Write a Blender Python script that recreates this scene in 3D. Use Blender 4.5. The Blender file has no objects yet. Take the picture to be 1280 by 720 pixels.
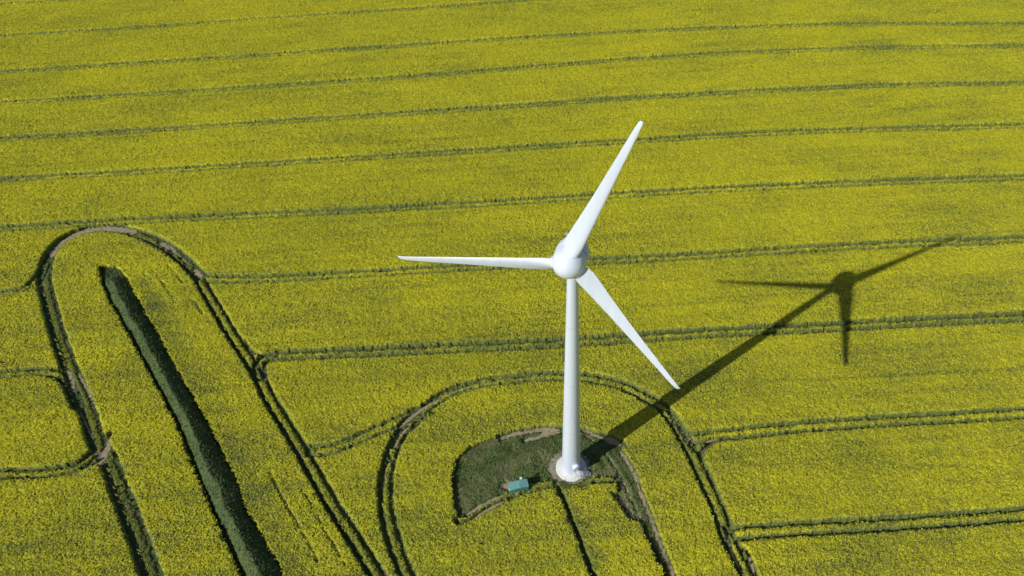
import bpy, math
import numpy as np
from mathutils import Vector, Matrix

scene = bpy.context.scene
col = scene.collection
rng = np.random.default_rng(7)

# ------------------------------------------------------------------ camera, sky, sun, exposure
cam_d = bpy.data.cameras.new('camera')
cam = bpy.data.objects.new('camera', cam_d)
col.objects.link(cam)
RT, UP, FW = Vector((0.99664, -0.06266, -0.05282)), Vector((0.08195, 0.76203, 0.64233)), Vector((0.00000, 0.64450, -0.76461))
CAM_AT = (-7.58879, -64.36400, 125.75269)
CAM_LENS = 28.127
SUN_AZ, SUN_EL = 4.1221, 0.6868
M = Matrix((RT, UP, -FW)).transposed().to_4x4()
M.translation = Vector(CAM_AT)
cam.matrix_world = M
cam_d.sensor_width = 36.0
cam_d.lens = CAM_LENS
cam_d.clip_start = 1.0
cam_d.clip_end = 20000.0
scene.camera = cam

SUN = Vector((math.sin(SUN_AZ) * math.cos(SUN_EL), math.cos(SUN_AZ) * math.cos(SUN_EL), math.sin(SUN_EL)))
world = bpy.data.worlds.new('World')
scene.world = world
world.use_nodes = True
wt = world.node_tree
bg = wt.nodes['Background']
sky = wt.nodes.new('ShaderNodeTexSky')
sky.sky_type = 'NISHITA'
sky.sun_disc = False
sky.sun_elevation = SUN_EL
sky.sun_rotation = SUN_AZ
wt.links.new(sky.outputs[0], bg.inputs[0])
bg.inputs[1].default_value = 0.076
sd = bpy.data.lights.new('sun', 'SUN')
sd.energy = 4.6
sd.angle = math.radians(0.53)
sd.color = (1.0, 0.985, 0.955)
so = bpy.data.objects.new('sun', sd)
col.objects.link(so)
so.rotation_euler = SUN.to_track_quat('Z', 'Y').to_euler()
so.location = SUN * 300
scene.view_settings.view_transform = 'Standard'
scene.view_settings.look = 'None'
scene.view_settings.gamma = 1.0
scene.view_settings.use_curve_mapping = False
scene.view_settings.exposure = -0.12

# ------------------------------------------------------------------ plan of the field, in metres (tower at the origin)
# tracks: wheel gauge, rut width, height of the crop left standing between the ruts, line
TRACKS = [
 (2.0,0.92,0.97,[(-219.9,238.5),(-201.5,239.6),(-166.4,238.7),(-147.4,238.9)]),
 (2.0,0.92,0.97,[(-204.5,206.5),(-187.1,206.6),(-138.9,206.3),(-93.6,207.2),(-46.4,207.5),(1.1,208.5),(37.2,209.6)]),
 (2.0,1.0,0.97,[(-189.5,175.2),(-173.5,175.3),(-130.6,175.2),(-87.5,175.3),(-44.2,175.5),(-0.6,176.0),(43.0,175.1),(86.2,172.4),(114.0,170.0),(168.0,161.5),(187.5,158.4)]),
 (2.0,0.92,0.97,[(-178.6,152.5),(-163.5,152.3),(-123.2,151.8),(-83.0,151.9),(-42.6,152.0),(-1.9,152.9),(39.4,154.4),(80.4,153.4),(120.7,150.6),(159.3,145.7),(178.1,143.2)]),
 (2.0,1.0,0.97,[(-166.9,128.2),(-153.2,128.7),(-115.8,128.3),(-78.5,128.3),(-41.0,128.3),(-3.2,128.5),(34.7,128.6),(72.7,127.8),(110.1,125.9),(146.2,122.1),(163.9,120.1)]),
 (2.0,0.92,0.97,[(-156.4,106.4),(-143.4,106.2),(-108.7,105.5),(-74.1,105.3),(-39.3,105.0),(-4.5,104.8),(30.5,104.5),(65.4,103.9),(99.8,101.8),(133.5,99.1),(150.1,97.8)]),
 (2.0,0.92,0.97,[(-145.2,83.2),(-133.2,82.9),(-119.3,82.6),(-101.5,82.4),(-69.5,81.3),(-37.6,80.3),(-5.8,79.7),(26.0,79.5),(57.8,78.7),(89.3,77.2),(120.4,75.4),(135.8,74.5)]),
 (1.95,0.78,0.97,[(-78.4,59.7),(-76.6,58.4),(-74.8,57.6),(-68.3,56.7),(-61.1,56.2),(-50.3,55.9),(-35.9,55.7),(-21.6,55.6),(5.9,54.8),(32.3,54.0),(45.6,53.9),(66.5,53.6),(80.3,53.2),(100.2,52.1),(107.4,52.0),(121.6,51.5)]),
 (2.0,0.92,0.972,[(-58.1,26.6),(-58.8,28.8),(-58.5,30.5),(-57.0,31.5),(-53.5,31.6),(-47.1,31.4),(-34.2,30.9),(-21.4,30.5),(1.1,29.8),(26.8,29.7),(42.9,29.3),(50.8,29.0),(62.1,28.8),(75.7,28.5),(94.1,27.9),(106.8,27.5)]),
 (0.0,0.7,0,[(-63.2,36.4),(-61.5,33.9),(-59.3,32.4),(-56.0,31.8)]),
 (1.95,0.68,1.04,[(21.9,4.0),(25.4,4.2),(35.4,4.7),(46.2,4.9),(58.3,4.8),(69.6,4.5),(81.0,4.3),(92.2,3.9)]),
 (0,0.7,0,[(25.1,3.0),(23.4,1.8),(22.2,0.0)]),
 (1.95,0.66,1.04,[(23.9,-14.9),(29.5,-14.8),(41.2,-15.0),(56.7,-15.2),(70.2,-15.2),(80.5,-15.1)]),
 (1.7,0.7,0.83,[(-131.2,57.8),(-122.3,57.7),(-118.0,58.0),(-115.9,60.3),(-115.5,64.5),(-116.0,68.1)]),
 (1.7,0.7,0.83,[(-119.1,32.2),(-111.0,31.9),(-105.3,32.1),(-101.1,31.6),(-97.6,29.9),(-94.8,26.5),(-92.0,22.2)]),
 (1.7,0.7,0.75,[(-107.5,7.7),(-100.4,7.3),(-95.0,6.9),(-90.4,6.9),(-87.1,7.6),(-85.7,8.8),(-85.0,10.0)]),
 (2.3,0.85,0.3,[(-63.3,-20.7),(-67.2,-14.6),(-71.6,-7.3),(-77.3,1.6),(-80.5,6.8),(-82.8,10.2),(-84.9,12.5),(-89.3,20.0),(-92.6,25.3),(-95.4,29.5),(-99.1,35.3),(-103.3,42.2),(-107.0,48.8),(-111.6,57.1),(-114.2,62.7),(-115.9,69.0),(-115.9,73.5),(-114.7,76.6),(-112.6,78.7),(-109.5,80.0),(-105.6,80.1),(-101.3,78.9),(-96.7,76.6),(-92.0,73.6),(-87.0,69.4),(-82.5,64.5),(-78.8,60.0)]),
 (1.9,0.66,0.75,[(-78.8,60.0),(-75.8,54.7),(-71.1,46.9),(-66.1,38.6),(-62.2,32.7),(-58.5,26.7),(-55.4,20.8),(-50.9,13.6),(-47.5,8.1),(-44.9,3.7),(-41.8,-1.7),(-39.5,-5.5),(-36.2,-10.5),(-32.0,-17.2),(-28.1,-23.1)]),
 (1.85,0.7,0.85,[(-23.9,-24.4),(-27.2,-17.8),(-29.4,-12.5),(-30.9,-7.3),(-31.6,-2.6),(-31.6,1.7),(-30.9,6.3),(-29.5,10.1),(-27.8,12.5),(-24.7,15.8),(-20.4,18.9),(-16.4,20.2),(-12.1,20.8),(-9.0,20.8),(-4.3,21.2),(2.5,20.5),(7.1,19.4),(11.5,17.4),(14.9,14.7),(17.7,11.9),(18.9,9.5),(19.9,6.5),(20.8,2.7),(21.5,-0.9),(22.1,-5.2),(22.9,-11.5),(23.1,-15.9),(24.2,-21.4),(25.0,-25.8)]),
 (1.95,0.62,1.0,[(-27.2,14.3),(-30.0,12.7),(-34.6,10.5),(-39.1,8.4),(-42.2,7.3),(-45.2,7.4)]),
 (1.6,0.55,0.9,[(-18.9,-8.7),(-17.1,-7.7),(-14.2,-6.1),(-10.4,-4.4),(-7.0,-3.3),(-3.6,-2.8)]),
 (0,0.5,0,[(3.1,-3.4),(7.2,-3.6)]),
 (0,0.75,0,[(-3.0,-2.7),(-1.9,-6.4),(-0.8,-11.0),(0.0,-14.6),(1.0,-19.4),(2.2,-24.0)]),
 (0,0.22,0,[(-89.2,61.7),(-85.6,57.1),(-80.8,49.9)]),
 (0,0.22,0,[(-86.1,63.3),(-81.8,57.8),(-79.4,53.7)]),
 (0,0.22,0,[(-77.3,50.6),(-74.6,46.7),(-72.0,43.0)]),
 (0,0.22,0,[(-52.0,3.2),(-49.1,-1.9),(-44.1,-9.8),(-41.4,-14.2)]),
 (0,0.22,0,[(-45.8,-0.9),(-43.6,-4.2),(-40.7,-9.4),(-36.9,-15.3)]),
]
BANK_GAP = [(-103.0,65.1),(-100.3,59.7),(-97.0,53.6),(-92.7,47.5),(-90.2,43.7),(-87.9,40.4),(-82.2,31.8),(-76.7,23.5),(-70.8,14.3),(-65.0,3.9),(-60.5,-3.6),(-56.3,-10.7),(-53.2,-15.9),(-49.3,-22.0),(-42.3,-22.5),(-46.3,-16.4),(-48.2,-13.3),(-51.2,-8.7),(-54.9,-3.3),(-57.5,2.5),(-60.6,7.4),(-65.1,14.7),(-70.4,22.9),(-76.4,31.9),(-81.3,39.7),(-83.1,42.5),(-86.2,46.8),(-88.9,51.2),(-93.3,58.1),(-95.3,61.1),(-97.2,63.6),(-99.9,65.0)]
YARD = [(-18.9,-8.2),(-20.2,-6.3),(-20.5,-0.8),(-19.8,3.0),(-17.4,5.7),(-14.1,7.1),(-9.7,8.2),(-5.4,8.7),(-1.0,8.6),(3.9,7.8),(6.5,6.2),(8.5,3.4),(10.0,-0.5),(11.0,-6.6),(11.9,-12.7),(12.3,-15.5),(13.1,-20.6),(14.3,-26.1),(12.0,-25.9),(11.5,-19.8),(10.3,-14.7),(9.6,-11.3),(8.5,-8.4),(7.1,-6.0),(6.9,-2.8),(2.6,-2.6),(-0.2,-3.5),(-2.8,-2.3),(-4.9,-2.1),(-7.6,-2.4),(-10.8,-3.7),(-14.5,-5.4),(-17.1,-7.0)]
DIRT = [(2.0,[(-116.2,70.4),(-116.3,74.1),(-115.2,77.2),(-113.0,79.4),(-110.0,80.6),(-106.0,80.7),(-101.7,79.6),(-98.4,78.2)]),(0.7,[(-97.3,75.8),(-94.0,73.2),(-90.3,70.4),(-87.2,67.3)]),(1.2,[(-91.1,73.2),(-88.7,71.4),(-86.3,69.0)]),(1.3,[(-79.9,62.1),(-78.8,60.5),(-77.7,59.0)]),(0.9,[(-83.3,14.5),(-83.2,11.7),(-83.1,9.1),(-83.5,8.2)]),(0.8,[(-83.6,11.4),(-83.3,9.3),(-84.0,7.9),(-86.3,6.6),(-87.6,6.2)]),(0.8,[(-98.1,32.3),(-96.1,29.5),(-94.6,26.2)]),(0.5,[(-95.5,31.2),(-92.4,27.1),(-89.3,22.7)]),(0.8,[(-30.1,11.7),(-28.4,13.6),(-25.8,15.7),(-22.8,17.7)]),(0.45,[(-27.8,10.2),(-26.0,12.3),(-23.5,14.3)]),(1.0,[(-11.9,7.4),(-9.8,8.1),(-7.6,8.4),(-4.7,8.7),(-1.1,8.5)]),(1.1,[(-7.7,6.6),(-5.5,7.1),(-3.3,7.7),(-1.1,8.0)]),(0.8,[(2.1,8.3),(3.9,7.4),(5.6,6.3),(6.9,5.7)]),(0.6,[(1.9,7.0),(3.7,6.3),(5.0,5.3)]),(1.6,[(6.4,6.1),(8.0,5.0),(9.3,4.2)]),(0.75,[(8.9,2.9),(10.3,-1.1),(10.9,-5.7),(11.8,-11.3),(12.3,-15.4),(13.2,-20.4),(13.6,-24.1)]),(0.4,[(7.7,-1.9),(8.7,-4.2),(9.2,-7.5)]),(1.0,[(7.3,-6.3),(8.2,-8.3),(9.1,-10.7)]),(0.7,[(-18.2,-7.8),(-16.5,-6.6),(-14.2,-5.4),(-11.8,-4.4)]),(0.5,[(-16.9,-8.6),(-14.5,-6.9),(-11.8,-5.6)]),(1.8,[(-11.8,-2.3),(-10.3,-2.9),(-8.7,-2.7)]),(0.5,[(18.9,10.6),(20.0,6.8),(21.2,4.6)]),(0.4,[(21.1,5.1),(21.9,3.8),(22.6,3.0)]),(0.4,[(22.9,-13.7),(23.0,-17.6),(23.6,-20.6)]),(0.5,[(25.0,-17.5),(25.5,-19.6),(25.5,-21.8)]),(0.28,[(22.3,2.9),(25.7,3.8),(28.2,4.1)]),(0.3,[(68.8,5.3),(75.2,5.3),(79.6,5.2)]),(0.3,[(69.3,3.4),(73.6,3.4)]),(0.45,[(-90.0,72.5),(-85.6,68.3),(-81.3,63.4)]),(0.5,[(-30.9,6.8),(-29.9,9.5),(-28.4,11.6)]),(0.4,[(-32.1,-1.2),(-32.0,1.7),(-31.3,5.4)]),(0.35,[(-21.3,18.8),(-16.8,20.4),(-12.1,21.0)]),(0.4,[(19.8,7.4),(20.6,4.3),(21.4,1.4)]),(0.4,[(-91.4,20.9),(-88.5,16.8),(-86.1,13.4)]),(0.45,[(-100.4,64.3),(-99.4,65.0),(-98.1,64.6)])]
STRIP_RUT = [(6.3,2.1),(7.8,-1.3),(8.7,-4.2),(9.6,-9.3),(10.6,-14.5),(11.6,-20.3),(12.3,-24.5)]
FAINT = [[(38.7,15.9),(62.4,14.9),(86.4,14.6)],[(59.0,-5.0),(70.7,-6.5)],[(-79.2,7.1),(-75.0,6.9)],[(-78.3,5.1),(-74.6,4.8)],[(32.4,39.7),(52.5,39.2),(69.3,38.9),(99.6,38.3)],[(-9.3,14.5),(-0.4,14.7),(8.1,12.4)]]
THIN = [(3.5,[(-86.2,49.9),(-75.7,34.4),(-68.8,23.0),(-59.7,9.0),(-53.7,-1.5),(-45.4,-13.9),(-42.1,-19.5)]),(2.0,[(-2.6,-2.7),(-1.1,-7.5),(0.5,-13.5),(2.4,-20.4)]),(2,[(-91.0,58.5),(-84.0,49.7)])]
LOW = [(0.5,[(6.3,-5.9),(7.3,-8.1),(8.4,-10.9)]),(1.2,[(-1.9,-3.0),(1.8,-3.5)])]
KIOSK = (-9.2,-3.6)
ROTOR_AXIS, ROTOR_YAW, ROTOR_HUB = (-0.39226, -0.91763, 0.06391), -0.4040, (-0.69534, -1.62662, 55.11330)
PH, CONE, SPAN = 0.3160, 0.0548, 22.95
GX, GY = -0.0205, -0.1640


# the field falls away to the north
def gz(x, y): return GX * x + GY * y

# ------------------------------------------------------------------ helpers
def tag(o, label=None, cat=None, group=None, kind=None):
    for k, v in (('label', label), ('category', cat), ('group', group), ('kind', kind)):
        if v: o[k] = v
    return o

def link(name, verts, faces, mat, parent=None, smooth=False, attr=None):
    me = bpy.data.meshes.new(name)
    verts = np.asarray(verts, dtype=np.float32)
    if isinstance(faces, np.ndarray):
        nf, k = faces.shape
        me.vertices.add(len(verts)); me.vertices.foreach_set('co', verts.ravel())
        me.loops.add(nf * k); me.loops.foreach_set('vertex_index', faces.astype(np.int32).ravel())
        me.polygons.add(nf)
        me.polygons.foreach_set('loop_start', np.arange(0, nf * k, k, dtype=np.int32))
        me.update(calc_edges=True)
    else:
        me.from_pydata([tuple(map(float, v)) for v in verts], [], faces)
    if attr:
        for an, av in attr.items():
            a = me.attributes.new(an, 'FLOAT', 'POINT')
            a.data.foreach_set('value', np.asarray(av, dtype=np.float32))
    me.validate()
    if smooth:
        me.polygons.foreach_set('use_smooth', np.ones(len(me.polygons), dtype=bool))
    me.materials.append(mat)
    o = bpy.data.objects.new(name, me)
    col.objects.link(o)
    if parent: o.parent = parent
    return o

class MB:
    """collects shapes that become ONE mesh"""
    def __init__(s): s.v, s.f = [], []
    def add(s, v, f):
        k = len(s.v); s.v += [tuple(p) for p in v]; s.f += [[i + k for i in q] for q in f]
    def box(s, c, size, rot=None, bevel=0.0):
        import bmesh
        bm = bmesh.new(); bmesh.ops.create_cube(bm, size=1)
        for v in bm.verts: v.co = Vector((v.co.x * size[0], v.co.y * size[1], v.co.z * size[2]))
        if bevel: bmesh.ops.bevel(bm, geom=list(bm.edges), offset=bevel, segments=2, affect='EDGES')
        R = rot or Matrix.Identity(3)
        bm.verts.index_update()
        s.add([R @ v.co + Vector(c) for v in bm.verts], [[v.index for v in f.verts] for f in bm.faces]); bm.free()
    def lathe(s, prof, n=48, rot=None, at=(0, 0, 0), cap=True):
        R = rot or Matrix.Identity(3); at = Vector(at)
        v, f = [], []
        for r, z in prof:
            for i in range(n):
                a = 2 * math.pi * i / n
                v.append(R @ Vector((r * math.cos(a), r * math.sin(a), z)) + at)
        for j in range(len(prof) - 1):
            for i in range(n):
                i2 = (i + 1) % n
                f.append([j * n + i, j * n + i2, (j + 1) * n + i2, (j + 1) * n + i])
        if cap:
            f.append(list(range(n))[::-1]); f.append([(len(prof) - 1) * n + i for i in range(n)])
        s.add(v, f)
    def bar(s, a, b, r, n=8):
        a, b = Vector(a), Vector(b)
        R = (b - a).to_track_quat('Z', 'Y').to_matrix()
        s.lathe([(r, 0), (r, (b - a).length)], n, R, a)
    def build(s, name, mat, parent=None, smooth=False): 
        o = link(name, s.v, s.f, mat, parent, smooth)
        if smooth:
            try: o.data.set_sharp_from_angle(angle=math.radians(40))
            except Exception: pass
        return o

def vnoise(x, y, seed=0):
    """smooth value noise on the plan, 0..1"""
    r = np.random.default_rng(seed).random((256, 256))
    xi = np.floor(x).astype(np.int64); yi = np.floor(y).astype(np.int64)
    fx = x - xi; fy = y - yi
    fx = fx * fx * (3 - 2 * fx); fy = fy * fy * (3 - 2 * fy)
    g = lambda i, j: r[(xi + i) & 255, (yi + j) & 255]
    return (g(0, 0) * (1 - fx) + g(1, 0) * fx) * (1 - fy) + (g(0, 1) * (1 - fx) + g(1, 1) * fx) * fy

def smooth_line(p, step=0.6):
    p = np.array(p, float)
    q = np.vstack([2 * p[0] - p[1], p, 2 * p[-1] - p[-2]])
    out = []
    for i in range(1, len(q) - 2):
        a, b, c, d = q[i - 1], q[i], q[i + 1], q[i + 2]
        n = int(min(24, max(2, np.hypot(*(c - b)) / step)))
        for t in np.arange(n) / n:
            out.append(.5 * ((2 * b) + (-a + c) * t + (2 * a - 5 * b + 4 * c - d) * t * t + (-a + 3 * b - 3 * c + d) * t ** 3))
    out.append(p[-1])
    return np.array(out)

def dist_to(X, Y, line, reach):
    """distance from every plan point to a line, only inside its reach (elsewhere 99)"""
    D = np.full(X.shape, 99.0)
    xs, ys = X[0], Y[:, 0]
    for (x0, y0), (x1, y1) in zip(line[:-1], line[1:]):
        i0, i1 = np.searchsorted(xs, (min(x0, x1) - reach, max(x0, x1) + reach))
        j0, j1 = np.searchsorted(ys, (min(y0, y1) - reach, max(y0, y1) + reach))
        if i0 >= i1 or j0 >= j1: continue
        sx, sy = X[j0:j1, i0:i1], Y[j0:j1, i0:i1]
        dx, dy = x1 - x0, y1 - y0
        t = np.clip(((sx - x0) * dx + (sy - y0) * dy) / (dx * dx + dy * dy + 1e-9), 0, 1)
        d = np.hypot(sx - x0 - t * dx, sy - y0 - t * dy)
        D[j0:j1, i0:i1] = np.minimum(D[j0:j1, i0:i1], d)
    return D

def inside(X, Y, poly):
    r = np.zeros(X.shape, bool)
    n = len(poly)
    for i in range(n):
        (x0, y0), (x1, y1) = poly[i], poly[(i + 1) % n]
        if y0 == y1: continue
        c = ((y0 > Y) != (y1 > Y)) & (X < (x1 - x0) * (Y - y0) / (y1 - y0) + x0)
        r ^= c
    return r

# ------------------------------------------------------------------ materials
def new_mat(name):
    m = bpy.data.materials.new(name); m.use_nodes = True
    nt = m.node_tree
    return m, nt, nt.nodes['Principled BSDF']

def noise(nt, scale, detail=2.0, rough=0.5, vec=None, stretch=None):
    n = nt.nodes.new('ShaderNodeTexNoise'); n.inputs['Scale'].default_value = scale
    n.inputs['Detail'].default_value = detail; n.inputs['Roughness'].default_value = rough
    g = nt.nodes.new('ShaderNodeNewGeometry')
    if stretch:
        mp = nt.nodes.new('ShaderNodeMapping'); mp.inputs['Scale'].default_value = stretch
        nt.links.new(g.outputs['Position'], mp.inputs[0]); nt.links.new(mp.outputs[0], n.inputs['Vector'])
    else:
        nt.links.new(g.outputs['Position'], n.inputs['Vector'])
    return n.outputs['Fac']

def ramp(nt, fac, stops):
    r = nt.nodes.new('ShaderNodeValToRGB')
    el = r.color_ramp.elements
    while len(el) < len(stops): el.new(0.5)
    for e, (p, c) in zip(el, stops):
        e.position = p; e.color = (*c, 1)
    nt.links.new(fac, r.inputs[0])
    return r.outputs[0]

def mix(nt, fac, a, b):
    n = nt.nodes.new('ShaderNodeMix'); n.data_type = 'RGBA'
    for s, v in ((n.inputs[0], fac), (n.inputs[6], a), (n.inputs[7], b)):
        if isinstance(v, tuple): s.default_value = (*v, 1)
        elif isinstance(v, (int, float)): s.default_value = v
        else: nt.links.new(v, s)
    return n.outputs[2]

def math_n(nt, op, a, b, clamp=False):
    n = nt.nodes.new('ShaderNodeMath'); n.operation = op; n.use_clamp = clamp
    for s, v in ((n.inputs[0], a), (n.inputs[1], b)):
        if isinstance(v, (int, float)): s.default_value = v
        else: nt.links.new(v, s)
    return n.outputs[0]

def plain(name, c, rough=0.5, var=0.08, scale=1.5, metal=0.0):
    m, nt, b = new_mat(name)
    f = noise(nt, scale, 4)
    lo = tuple(max(0, x * (1 - var)) for x in c); hi = tuple(min(1, x * (1 + var)) for x in c)
    nt.links.new(ramp(nt, f, [(.3, lo), (.7, hi)]), b.inputs['Base Color'])
    b.inputs['Roughness'].default_value = rough; b.inputs['Metallic'].default_value = metal
    return m

# rape in flower: yellow heads over blue-green leaves; 'bloom' is how much of the plant is flower
m_crop, nt, b = new_mat('rape_crop')
at = nt.nodes.new('ShaderNodeAttribute'); at.attribute_name = 'bloom'
spk = noise(nt, 4.5, 2, .6)
s = math_n(nt, 'ADD', at.outputs['Fac'], math_n(nt, 'MULTIPLY', math_n(nt, 'SUBTRACT', spk, .5), 1.3))
flower = ramp(nt, noise(nt, .05, 3), [(.35, (.455, .437, .018)), (.65, (.52, .483, .018))])
leaf = ramp(nt, noise(nt, 1.3, 3), [(.3, (.085, .110, .028)), (.7, (.135, .16, .042))])
cc = mix(nt, math_n(nt, 'MULTIPLY', math_n(nt, 'SUBTRACT', s, .25), 2.2, True), leaf, flower)
nt.links.new(cc, b.inputs['Base Color'])
b.inputs['Roughness'].default_value = 0.85
b.inputs['Specular IOR Level'].default_value = 0.15

m_ground, nt, b = new_mat('ground_soil')
soil = ramp(nt, noise(nt, 1.1, 5), [(.3, (.13, .10, .065)), (.7, (.21, .165, .11))])
weed = ramp(nt, noise(nt, 2.3, 4), [(.3, (.045, .07, .024)), (.7, (.085, .115, .04))])
k = ramp(nt, noise(nt, .35, 6, .65), [(.50, (1, 1, 1)), (.64, (0, 0, 0))])
nt.links.new(mix(nt, k, soil, weed), b.inputs['Base Color'])
b.inputs['Roughness'].default_value = 0.95; b.inputs['Specular IOR Level'].default_value = 0.1

m_dirt, nt, b = new_mat('bare_dirt')
d1 = ramp(nt, noise(nt, 1.7, 6, .6), [(.3, (.26, .20, .125)), (.7, (.42, .345, .235))])
kd = ramp(nt, noise(nt, 1.1, 6, .7), [(.50, (0, 0, 0)), (.60, (1, 1, 1))])
nt.links.new(mix(nt, math_n(nt, 'MULTIPLY', kd, .5), d1, (.10, .115, .045)), b.inputs['Base Color'])
b.inputs['Roughness'].default_value = 0.95; b.inputs['Specular IOR Level'].default_value = 0.1

m_grass, nt, b = new_mat('rough_grass')
g1 = ramp(nt, noise(nt, 2.5, 5, .65), [(.28, (.050, .084, .024)), (.5, (.090, .132, .040)), (.75, (.15, .175, .06))])
g2 = ramp(nt, noise(nt, .22, 5), [(.35, (.050, .088, .024)), (.5, (.115, .142, .048)), (.66, (.22, .205, .10))])
nt.links.new(mix(nt, .6, g1, g2), b.inputs['Base Color'])
b.inputs['Roughness'].default_value = 0.9; b.inputs['Specular IOR Level'].default_value = 0.12

m_bank, nt, b = new_mat('bank_grass')
g1 = ramp(nt, noise(nt, 1.2, 5, .65, stretch=(1.6, .7, 1)), [(.28, (.050, .080, .026)), (.72, (.120, .155, .055))])
g3 = ramp(nt, noise(nt, .3, 5, .6), [(.40, (.045, .078, .026)), (.56, (.075, .105, .038)), (.70, (.15, .14, .065))])
nt.links.new(mix(nt, .45, g1, g3), b.inputs['Base Color'])
b.inputs['Roughness'].default_value = 0.9; b.inputs['Specular IOR Level'].default_value = 0.12

m_gravel = plain('grey_gravel', (.225, .205, .14), .95, .45, 2.2)
m_conc = plain('concrete', (.66, .65, .61), .85, .12, 2.5)
m_white, nt, b = new_mat('white_paint')
nt.links.new(ramp(nt, noise(nt, .6, 5, stretch=(2.5, 2.5, .18)), [(.3, (.60, .66, .765)), (.7, (.665, .72, .81))]), b.inputs['Base Color'])
b.inputs['Roughness'].default_value = 0.38
m_seam = plain('weathered_seam', (.46, .49, .54), .5, .05)
m_galv = plain('galvanised_steel', (.72, .73, .74), .45, .1, 8, .15)
m_door = plain('door_paint', (.70, .72, .74), .45, .04)
m_teal = plain('teal_paint', (.085, .235, .205), .5, .08, 2)
m_teal2 = plain('teal_roof_sheet', (.12, .29, .255), .5, .08, 2)
m_dark = plain('dark_louvre', (.04, .10, .09), .6, .1)

# ------------------------------------------------------------------ ground
def sheet(name, x0, x1, y0, y1, n, m, dz=0.0):
    xs = np.linspace(x0, x1, n); ys = np.linspace(y0, y1, n)
    X, Y = np.meshgrid(xs, ys)
    V = np.stack([X, Y, gz(X, Y) + dz], -1).reshape(-1, 3)
    i = np.arange(n * n).reshape(n, n)
    F = np.stack([i[:-1, :-1], i[:-1, 1:], i[1:, 1:], i[1:, :-1]], -1).reshape(-1, 4)
    return link(name, V, F, m)
tag(sheet('ground', -3000, 3000, -3000, 3000, 41, m_ground), kind='structure')

lines = [(g, w, mh, smooth_line(p)) for g, w, mh, p in TRACKS]
rut_line = smooth_line(STRIP_RUT)
faint = [smooth_line(p) for p in FAINT]
thin = [(w, smooth_line(p)) for w, p in THIN]
low_crop = [(w, smooth_line(p)) for w, p in LOW]
dirt = [(w, smooth_line(p)) for w, p in DIRT]

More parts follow.
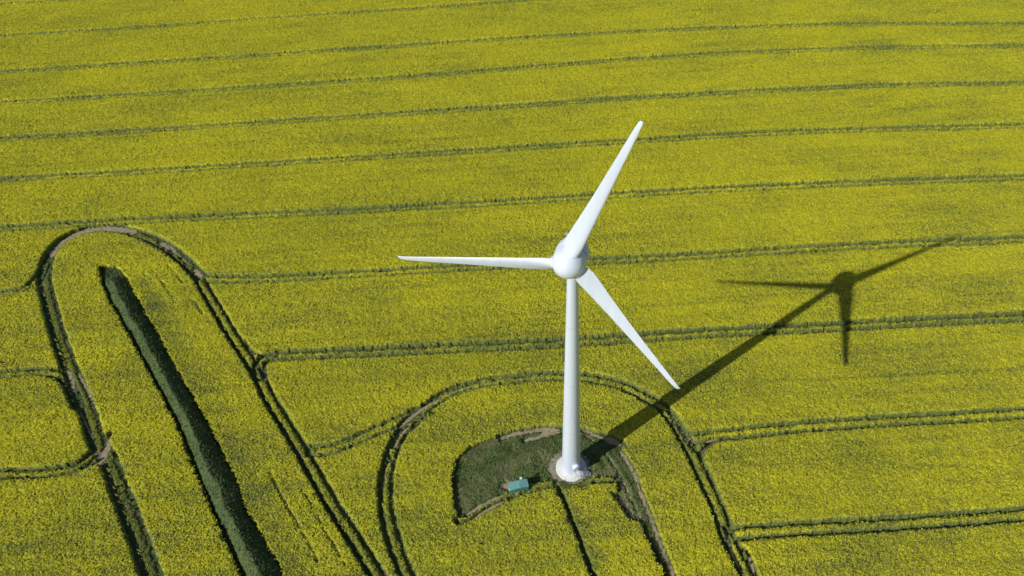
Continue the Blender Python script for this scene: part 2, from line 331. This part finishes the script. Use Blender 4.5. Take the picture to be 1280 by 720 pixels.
# ------------------------------------------------------------------ the crop, one dense canopy with the wheelings left open
def crop_block(x0, x1, y0, y1, res):
    xs = np.linspace(x0, x1, int(round((x1 - x0) / res)) + 1); ys = np.linspace(y0, y1, int(round((y1 - y0) / res)) + 1)
    X, Y = np.meshgrid(xs, ys)
    edge = np.zeros(X.shape, bool); edge[[0, -1]] = True; edge[:, [0, -1]] = True
    rag = (vnoise(X * 1.7, Y * 1.7, 3) - .5) * .34 + (rng.random(X.shape) - .5) * .16
    patch = .45 * vnoise(X / 23, Y / 9, 11) + .35 * vnoise(X / 7, Y / 2.6, 12) + .2 * vnoise(X / 1.6, Y / 1.1, 13)
    streak = vnoise(X / 30 + 5, Y / .75, 14)
    H = 1.22 + .22 * (patch - .5) + .07 * (vnoise(X / .9, Y / .9, 15) - .5) * 2
    rough = rng.random(X.shape) ** 1.6
    H -= .27 * rough
    B = .51 + .12 * np.clip((Y + 10) / 110, 0, 1) + .42 * (patch - .5) + .14 * (streak - .5) - .24 * (rough - .38)
    keep = np.ones(X.shape, bool); near = np.zeros(X.shape, bool)
    for w, l in thin:
        d = dist_to(X, Y, l, w + 2)
        k = np.clip(1.2 - d / w, 0, 1); B -= .16 * k; H -= .10 * k
    for w, l in low_crop:
        k = np.clip(1.3 - dist_to(X, Y, l, w + 1) / w, 0, 1); B -= .3 * k; H *= 1 - .6 * k
    for l in faint:
        d = dist_to(X, Y, l, 1.2) + rag
        k = np.clip(1.1 - d / .6, 0, 1); B -= .14 * k; H -= .08 * k
    for g, w, mh, l in lines:
        if w < .3:                      # a missed drill row: thinner, not bare
            d = dist_to(X, Y, l, 1.5) + (rng.random(X.shape) - .5) * .2
            k = np.clip(1.3 - d / .25, 0, 1) * (vnoise(X / .8, Y / .8, 19) > .3)
            H -= .38 * k; B -= .28 * k
            continue
        d = dist_to(X, Y, l, g / 2 + w + .8) + (rag if g == 0 else 0)
        if g:
            med = d < g / 2 - w / 2
            top = mh * (.75 + .5 * vnoise(X / 1.3, Y / 1.3, 18)) * (1 - .3 * rough)
            H = np.where(med, np.minimum(H, top), H)
            B = np.where(med, B - .45 * max(0, 1.08 - mh), B)
            d = np.abs(d - g / 2) + rag * .8
        rut = d < w / 2; near |= d < w / 2 + .22
        wide = .96 < mh < .99            # the far tramlines are open to the soil
        if mh > .84 and not wide:                    # lightly driven: crushed leafy stems still stand in the rut
            H = np.where(rut & keep, .02 + .34 * rng.random(X.shape) ** 1.8, H); B = np.where(rut, .02, B)
        else:
            H = np.where(rut, -.25 + .35 * rng.random(X.shape) ** 3, H); keep &= ~rut
        sh = np.clip(1 - (d - w / 2) / (.55 if wide else .38), 0, 1) * (d < 50)
        B -= (.34 if wide else .24) * sh; H -= np.where(rut, 0, (.06 + .42 * rng.random(X.shape) ** 1.5) * sh * (1 if g else .4))
    for poly in (BANK_GAP, YARD):
        e = inside(X + rag * 1.2, Y + rag * .9, poly)
        H = np.where(e, -.25, H); keep &= ~e
    for w, l in dirt:
        e = dist_to(X, Y, l, w) + rag * .5 < w / 2 + .12
        H = np.where(e, -.25, H); keep &= ~e
    e = np.hypot(X, Y) < 3.0 + rag
    H = np.where(e, -.25, H); keep &= ~e
    jx = (rng.random(X.shape) - .5) * .7 * res * ~edge; jy = (rng.random(X.shape) - .5) * .7 * res * ~edge
    low = ~keep
    B = np.where(low, .05, B)
    X2, Y2 = X + jx, Y + jy
    V = np.stack([X2, Y2, gz(X2, Y2) + H], -1).reshape(-1, 3)
    ny, nx = X.shape
    i = np.arange(nx * ny).reshape(ny, nx)
    F = np.stack([i[:-1, :-1], i[:-1, 1:], i[1:, 1:], i[1:, :-1]], -1).reshape(-1, 4)
    any_up = keep.ravel()[F].any(axis=1)
    # flower heads and leaf tops standing out of the canopy, thick enough to break its surface
    ok = np.flatnonzero((keep & ~near & (H > .2)).ravel())
    pick = rng.choice(ok, int(len(ok) * TUFT))
    n = len(pick); sz = (.06 + .065 * rng.random(n)) * (res / .2) ** .5
    c = V[pick] + np.column_stack([(rng.random((n, 2)) - .5) * res * 2, .0 + .16 * rng.random(n)])
    a = rng.random(n) * 6.283; tl = rng.random(n) * 1.0
    u = np.column_stack([np.cos(a), np.sin(a), np.zeros(n)])
    v = np.column_stack([-np.sin(a) * np.cos(tl), np.cos(a) * np.cos(tl), np.sin(tl)])
    q = (.6 + .8 * rng.random((n, 4)))[:, :, None] * sz[:, None, None]
    P = np.stack([c + u * q[:, 0], c + v * q[:, 1], c - u * q[:, 2], c - v * q[:, 3]], 1).reshape(-1, 3)
    tb = np.repeat(B.ravel()[pick] + (rng.random(n) - .48) * .48, 4)
    TF = np.arange(4 * n).reshape(n, 4) + len(V)
    return np.vstack([V, P]), np.vstack([F[any_up], TF]), np.concatenate([B.ravel(), tb])

TUFT = 1.6
def frame_block(r, o):
    V, F, B = [], [], []
    (x0, x1, y0, y1), (a0, a1, b0, b1) = r, o
    for (p0, p1, q0, q1) in ((a0, a1, b0, y0), (a0, a1, y1, b1), (a0, x0, y0, y1), (x1, a1, y0, y1)):
        xs = np.linspace(p0, p1, 60); ys = np.linspace(q0, q1, 60)
        X, Y = np.meshgrid(xs, ys); k = sum(map(len, V))
        V.append(np.stack([X, Y, gz(X, Y) + 1.0 + .2 * rng.random(X.shape)], -1).reshape(-1, 3))
        i = np.arange(3600).reshape(60, 60) + k
        F.append(np.stack([i[:-1, :-1], i[:-1, 1:], i[1:, 1:], i[1:, :-1]], -1).reshape(-1, 4))
        B.append(np.full(3600, .5))
    return np.vstack(V), np.vstack(F), np.concatenate(B)

blocks = [crop_block(-124, 106, -50, 35, .20), crop_block(-160, 146, 35, 112, .235), crop_block(-226, 204, 112, 264, .28),
          frame_block((-226, 204, 112, 264), (-1500, 1500, 112, 1500)),
          frame_block((-160, 146, 35, 112), (-1500, 1500, 35, 112)),
          frame_block((-124, 106, -50, 35), (-1500, 1500, -1000, 35))]
V, F, B, k = [], [], [], 0
for v, f, bb in blocks:
    V.append(v); F.append(f + k); B.append(bb); k += len(v)
crop = link('oilseed_rape', np.vstack(V), np.vstack(F), m_crop, attr={'bloom': np.concatenate(B)})
tag(crop, 'yellow flowering oilseed rape crop covering the whole field between the wheel tracks', 'crop', kind='stuff')
del V, F, B, blocks

# ------------------------------------------------------------------ bare dirt in the wheelings
def ribbon(name, line, w, m, dz):
    l = smooth_line(line, .35)
    t = np.gradient(l, axis=0); t /= np.hypot(t[:, 0], t[:, 1])[:, None] + 1e-9
    nrm = np.stack([-t[:, 1], t[:, 0]], -1)
    n = len(l); taper = np.minimum(1, np.minimum(np.arange(n), np.arange(n)[::-1]) / 3 + .15)[:, None]
    a = l + nrm * (w / 2) * taper * (.45 + .95 * rng.random((n, 1))); c = l - nrm * (w / 2) * taper * (.45 + .95 * rng.random((n, 1)))
    P = np.vstack([a, c]); V = np.column_stack([P, gz(P[:, 0], P[:, 1]) + dz])
    i = np.arange(n - 1)
    return tag(link(name, V, np.stack([i + n, i + n + 1, i + 1, i], -1), m), kind='structure')
for q, (w, p) in enumerate(DIRT): ribbon('dirt_track', p, w, m_dirt, .012 + .004 * q)

# ------------------------------------------------------------------ rough grass of the turbine yard
def grass_block(poly, res, hfun, tall=.6):
    P = np.array(poly)
    xs = np.arange(P[:, 0].min() - 1, P[:, 0].max() + 1, res); ys = np.arange(P[:, 1].min() - 1, P[:, 1].max() + 1, res)
    X, Y = np.meshgrid(xs, ys)
    H, keep = hfun(X, Y)
    X = X + (rng.random(X.shape) - .5) * .6 * res; Y = Y + (rng.random(X.shape) - .5) * .6 * res
    V = np.stack([X, Y, gz(X, Y) + H], -1).reshape(-1, 3)
    ny, nx = X.shape
    i = np.arange(nx * ny).reshape(ny, nx)
    F = np.stack([i[:-1, :-1], i[:-1, 1:], i[1:, 1:], i[1:, :-1]], -1).reshape(-1, 4)
    F = F[keep.ravel()[F].any(axis=1)]
    u, inv = np.unique(F, return_inverse=True)
    # blades standing out of the sward, leaning with the wind
    ok = np.flatnonzero((keep & (H > .05)).ravel()); n = int(len(ok) * .8)
    pick = rng.choice(ok, n)
    c = V[pick]; a = rng.random(n) * 6.283; wd = .05 + .07 * rng.random(n); hh = (.16 + .22 * rng.random(n)) * tall
    lean = np.column_stack([.5 + .7 * (rng.random(n) - .5), .4 + .7 * (rng.random(n) - .5), np.ones(n)]) * hh[:, None]
    u2 = np.column_stack([np.cos(a), np.sin(a), np.zeros(n)]) * wd[:, None]
    P = np.stack([c - u2, c + u2, c + u2 * .5 + lean, c - u2 * .5 + lean], 1).reshape(-1, 3)
    k = len(u)
    return np.vstack([V[u], P]), np.vstack([inv.reshape(-1, 4), np.arange(4 * n).reshape(n, 4) + k])

def yard_h(X, Y):
    k = inside(X, Y, YARD) & (np.hypot(X, Y) > 3.7 + .5 * vnoise(X, Y, 30))
    H = .06 + .40 * vnoise(X / 2.2, Y / 2.2, 31) ** 2 + .14 * vnoise(X / .5, Y / .5, 32) + .10 * rng.random(X.shape)
    for w, l in dirt:
        d = dist_to(X, Y, l, 2) + (vnoise(X * 2, Y * 2, 33) - .5) * .5
        bare = d < w / 2
        k &= ~bare
    H *= np.clip(1 - (X - 5) / 5, .3, 1)
    d = dist_to(X, Y, rut_line, 1.5) + (vnoise(X * 1.5, Y * 1.5, 34) - .5) * .3
    H = np.where(d < .3, .03, H)
    H += np.where((d >= .3) & (d < .9), .12, 0)
    return np.where(k, H, -.1), k
v, f = grass_block(YARD, .16, yard_h)
tag(link('rough_grass', v, f, m_grass), 'dark green rough grass growing around the foot of the wind turbine', 'grass', kind='stuff')

# ------------------------------------------------------------------ long grassed earth bank in the gap
half = (len(BANK_GAP) - 2) // 2
gap = np.array(BANK_GAP)
axis_a = smooth_line([tuple(p) for p in gap[:14]]); 
right = smooth_line([tuple(p) for p in gap[14:][::-1]])
right = np.array([right[np.argmin(np.hypot(*(right - p).T))] for p in axis_a])
crest = axis_a * .5 + right * .5
def bank_h(X, Y):
    w1 = (vnoise(X / 1.4, Y / 1.4, 46) - .5) * .9
    k = inside(X + w1, Y + w1, BANK_GAP)
    dl = dist_to(X, Y, axis_a, 9); dr = dist_to(X, Y, smooth_line([tuple(p) for p in gap[14:]]), 9)
    s = dl / (dl + dr + 1e-6) + .09 * (vnoise(X / 3.5, Y / 3.5, 44) - .5) + .05 * (vnoise(X / .9, Y / .9, 45) - .5)
    prof = np.clip(np.minimum((s - .10) / .34, (1.0 - s) / .54), 0, 1)
    prof = prof ** .8
    tip = np.clip((61.5 - Y) / 6, 0, 1); tip = tip * (2 - tip)
    H = BANK_TOP * prof * tip * (.82 + .28 * vnoise(X / 5, Y / 5, 41)) + .20 * vnoise(X / .8, Y / .8, 42) + .14 * rng.random(X.shape)
    return np.where(k, H, -.1), k
BANK_TOP = 2.4
v, f = grass_block(BANK_GAP, .2, bank_h, .8)
tag(link('grass_bank', v, f, m_bank), kind='structure')

# ------------------------------------------------------------------ gravel round the tower foot
mb = MB()
n = 72; ring = [3.5 * (1 + .07 * math.sin(3 * a) + .14 * rng.random()) for a in np.linspace(0, 2 * math.pi, n, endpoint=False)]
P = [(r * math.cos(2 * math.pi * i / n) - .55, r * math.sin(2 * math.pi * i / n) + .3) for i, r in enumerate(ring)]
inner = [(2.5 * math.cos(2 * math.pi * i / n), 2.5 * math.sin(2 * math.pi * i / n), .40) for i in range(n)]
mb.add(inner + [(x, y, gz(x, y) + .06) for x, y in P], [[i, n + i, n + (i + 1) % n, (i + 1) % n] for i in range(n)])
tag(mb.build('gravel', m_gravel), kind='structure')

# ------------------------------------------------------------------ wind turbine
turb = bpy.data.objects.new('wind_turbine', None); col.objects.link(turb)
tag(turb, 'tall white three-bladed wind turbine on a tapered tube tower in the rape field', 'wind turbine')
mb = MB(); mb.lathe([(2.62, -1.3), (2.62, .46), (2.55, .53), (1.98, .54), (1.95, .54), (1.95, .64), (0.5, .65)], 64)
mb.build('foundation', m_conc, turb, True)
R0, R1, ZT = 1.60, 0.66, 53.6
rad = lambda z: R0 + (R1 - R0) * z / ZT
mb = MB(); mb.lathe([(rad(z), z) for z in np.linspace(.40, ZT, 28)], 64)
tower = mb.build('tower', m_white, turb, True)
for z in (14.0, 27.5, 41.0):
    mb = MB(); mb.lathe([(rad(z) - .02, z - .05), (rad(z) + .012, z - .05), (rad(z) + .012, z + .05), (rad(z) - .02, z + .05)], 64, cap=False)
    mb.build('flange_seam', m_seam, tower)
# door, hood and steps face the camera side, a little to the right
DA = math.radians(-90 + 22)
dirn = Vector((math.cos(DA), math.sin(DA), 0)); tan = Vector((-math.sin(DA), math.cos(DA), 0))
Rd = Matrix((tan, -dirn, Vector((0, 0, 1)))).transposed()
mb = MB(); mb.box(dirn * (rad(2.5) + .02) + Vector((0, 0, 2.78)), (.95, .16, 2.1), Rd, .03)
door = mb.build('door', m_door, tower)
mb = MB(); mb.box(dirn * (rad(2.5) + .12) + tan * .32 + Vector((0, 0, 2.75)), (.05, .06, .22), Rd)
mb.build('handle', m_galv, door)
mb = MB()
nh = 14
vv, ff = [], []
for d in (rad(3.6) - .1, rad(3.6) + .55):
    for r in (.62, .50):
        for i in range(nh + 1):
            a = math.pi * i / nh
            vv.append(dirn * d + tan * (r * math.cos(a)) + Vector((0, 0, 3.75 + r * .8 * math.sin(a))))
m_ = nh + 1
for i in range(nh):
    ff += [[i, i + 1, 2 * m_ + i + 1, 2 * m_ + i], [m_ + i + 1, m_ + i, 3 * m_ + i, 3 * m_ + i + 1], [2 * m_ + i, 2 * m_ + i + 1, 3 * m_ + i + 1, 3 * m_ + i]]
mb.add(vv, ff); mb.build('door_hood', m_white, door)
PZ = 1.68
mb = MB()
mb.box(dirn * (rad(1.5) + .55) + Vector((0, 0, PZ - .03)), (1.4, 1.0, .06), Rd)
for s_ in (-.7, .7): mb.bar(dirn * (rad(1.5) + 1.15) + tan * s_ + Vector((0, 0, .3)), dirn * (rad(1.5) + 1.15) + tan * s_ + Vector((0, 0, PZ)), .04)
for k_ in range(6):
    mb.box(dirn * (rad(1.5) + .70) + tan * (.88 + .26 * k_) + Vector((0, 0, PZ - .2 * (k_ + 1))), (.28, .95, .04), Rd)
for s_ in (.25, 1.15):
    a = dirn * (rad(1.5) + s_) + tan * .75 + Vector((0, 0, PZ - .05)); c = dirn * (rad(1.5) + s_) + tan * 2.3 + Vector((0, 0, PZ - 1.25))
    mb.bar(a, c, .05, 6)
stairs = mb.build('entrance_steps', m_galv, turb)
mb = MB()
o_ = dirn * (rad(1.5) + 1.18)
for zz in (.55, 1.05):
    mb.bar(o_ + tan * -.74 + Vector((0, 0, PZ + zz)), o_ + tan * .75 + Vector((0, 0, PZ + zz)), .026)
    mb.bar(o_ + tan * .75 + Vector((0, 0, PZ + zz)), o_ + tan * 2.3 + Vector((0, 0, PZ - 1.2 + zz)), .026)
    mb.bar(dirn * (rad(1.5) + .1) + tan * -.74 + Vector((0, 0, PZ + zz)), o_ + tan * -.74 + Vector((0, 0, PZ + zz)), .026)
for t_, z_ in ((-.74, 0), (0, 0), (.75, 0), (1.5, -.6), (2.3, -1.2)):
    mb.bar(o_ + tan * t_ + Vector((0, 0, PZ + z_)), o_ + tan * t_ + Vector((0, 0, PZ + z_ + 1.05)), .026)
mb.build('railing', m_galv, stairs)

# rotor frame
NA = Vector(ROTOR_AXIS).normalized()     # nose direction
UA = Vector((math.cos(ROTOR_YAW), math.sin(ROTOR_YAW), 0))
VA = NA.cross(UA)
HUB = Vector(ROTOR_HUB)
Rn = Matrix((UA, VA, NA)).transposed()
mb = MB()
prof = [(2.0 * math.sin(a), -.1 + 2.05 * math.cos(a)) for a in np.linspace(.02, math.pi / 2, 14)] + [(2.03, -.5), (2.03, -1.0), (1.93, -1.03)]
mb.lathe(prof, 64, Rn, HUB)
spin = mb.build('spinner', m_white, turb, True)
mb = MB()
prof = [(1.82, -1.0), (1.84, -1.16), (2.04, -1.18), (2.05, -1.6), (1.98, -2.2), (1.80, -2.7), (1.52, -3.2), (1.18, -3.6), (.80, -3.88), (.42, -4.03), (.03, -4.08)]
mb.lathe(prof, 64, Rn, HUB)
mb.lathe([(1.15, 52.9), (1.15, 54.2)], 40)
nac = mb.build('nacelle', m_white, turb, True)
mb = MB()
tp = HUB + NA * -2.4 + Vector((-.55, 0, 1.72))
mb.bar(tp, tp + Vector((0, 0, .9)), .05); mb.bar(tp + Vector((-.35, .1, .75)), tp + Vector((.35, -.1, .75)), .05)
mb.box(tp + Vector((-.35, .1, .9)), (.22, .22, .26), None, .03); mb.box(tp + Vector((.35, -.1, .9)), (.22, .22, .26), None, .03)
mb.build('wind_sensor', m_seam, nac)
mb = MB(); mb.box(HUB + NA * -2.1 + Vector((.25, 0, 1.93)), (.9, .9, .10), None, .03); mb.build('roof_hatch', m_seam, nac)

SECT = [  # radius, chord, thickness ratio, twist (deg), tip sweep
    (1.45, 1.75, .70, -14, 0), (2.0, 2.2, .54, -14, 0), (2.7, 2.42, .43, -13, 0), (3.6, 2.38, .34, -12, 0), (5.0, 2.2, .28, -10, 0),
    (7.0, 1.95, .24, -8, 0), (9.5, 1.68, .22, -7, 0), (12.0, 1.43, .20, -6, 0), (15.0, 1.18, .18, -5, 0), (18.0, .94, .17, -4, 0),
    (20.5, .75, .16, -4, 0), (21.8, .64, .16, -4, .02), (22.5, .55, .16, -4, .08), (22.9, .45, .18, -4, .20), (23.08, .30, .2, -4, .32)]
for i in range(3):
    a = PH - i * 2 * math.pi / 3
    d0 = VA * math.cos(a) + UA * math.sin(a)
    d = (d0 * math.cos(CONE) + NA * math.sin(CONE)).normalized()
    t = NA.cross(d0).normalized()          # trailing edge side
    nn = d.cross(t); nn = nn if nn.dot(NA) > 0 else -nn
    n = 28
    vv, ff = [], []
    for r, c, th, tw, sweep in SECT:
        tw = math.radians(tw)
        ce = t * math.cos(tw) + nn * math.sin(tw); te = nn * math.cos(tw) - t * math.sin(tw)
        for j in range(n):
            q = 2 * math.pi * j / n
            x = .5 - .5 * math.cos(q)
            yt = 5 * th * (.2969 * math.sqrt(x) - .126 * x - .3516 * x * x + .2843 * x ** 3 - .1036 * x ** 4)
            y = yt * (1 if q < math.pi else -.62)
            vv.append(HUB + d * r + ce * ((x - .32) * c) + te * (y * c) - nn * sweep * 1.0)
    m_ = len(SECT)
    for k_ in range(m_ - 1):
        for j in range(n):
            j2 = (j + 1) % n
            ff.append([k_ * n + j, k_ * n + j2, (k_ + 1) * n + j2, (k_ + 1) * n + j])
    ff.append(list(range(n))[::-1]); ff.append([(m_ - 1) * n + j for j in range(n)])
    mb = MB(); mb.add(vv, ff)
    bl = mb.build('blade', m_white, turb, True)
    Rb = Matrix((t, d.cross(t), d)).transposed()
    mb = MB(); mb.lathe([(.70, 1.5), (.74, 1.6), (.74, 2.04), (.68, 2.08)], 40, Rb, HUB)
    mb.build('root_collar', m_white, bl, True)

# ------------------------------------------------------------------ transformer kiosk
KX, KY = KIOSK
KR = math.radians(9)
kz = gz(KX, KY)
kio = bpy.data.objects.new('transformer_kiosk', None); col.objects.link(kio)
kio.location = (KX, KY, kz); kio.rotation_euler.z = KR
tag(kio, 'small teal green transformer cabin in the grass left of the turbine foot', 'kiosk')
mb = MB(); mb.box((0, 0, -.1), (3.3, 1.5, .5), None, .03); mb.build('plinth', m_conc, kio)
mb = MB(); mb.box((0, 0, 1.12), (3.1, 1.2, 1.95), None, .02); mb.build('body', m_teal, kio)
mb = MB()
e = [(-1.62, 2.12), (.15, 2.36), (1.62, 2.14)]
vv = []
for yy in (-.70, .70):
    for x_, z_ in e: vv.append((x_, yy, z_))
    for x_, z_ in e[::-1]: vv.append((x_, yy, z_ - .12))
mb.add(vv, [[0, 1, 7, 6], [1, 2, 8, 7], [2, 3, 9, 8], [3, 4, 10, 9], [4, 5, 11, 10], [5, 0, 6, 11], [0, 5, 4, 1], [1, 4, 3, 2], [6, 7, 10, 11], [7, 8, 9, 10]])
mb.build('roof', m_teal2, kio)
for x_ in (-.45, .45):
    mb = MB(); mb.box((x_, -.61, 1.1), (.84, .05, 1.6), None, .01); dr = mb.build('door', m_teal, kio)
    mb = MB(); mb.box((x_, -.645, 1.5), (.5, .03, .36)); mb.build('louvre', m_dark, dr)
mb = MB(); mb.bar((.62, .78, 1.2), (.62, .78, 2.65), .05); mb.box((.62, .78, 2.65), (.42, .30, .42), None, .05)
mb.build('vent_box', m_white, kio)
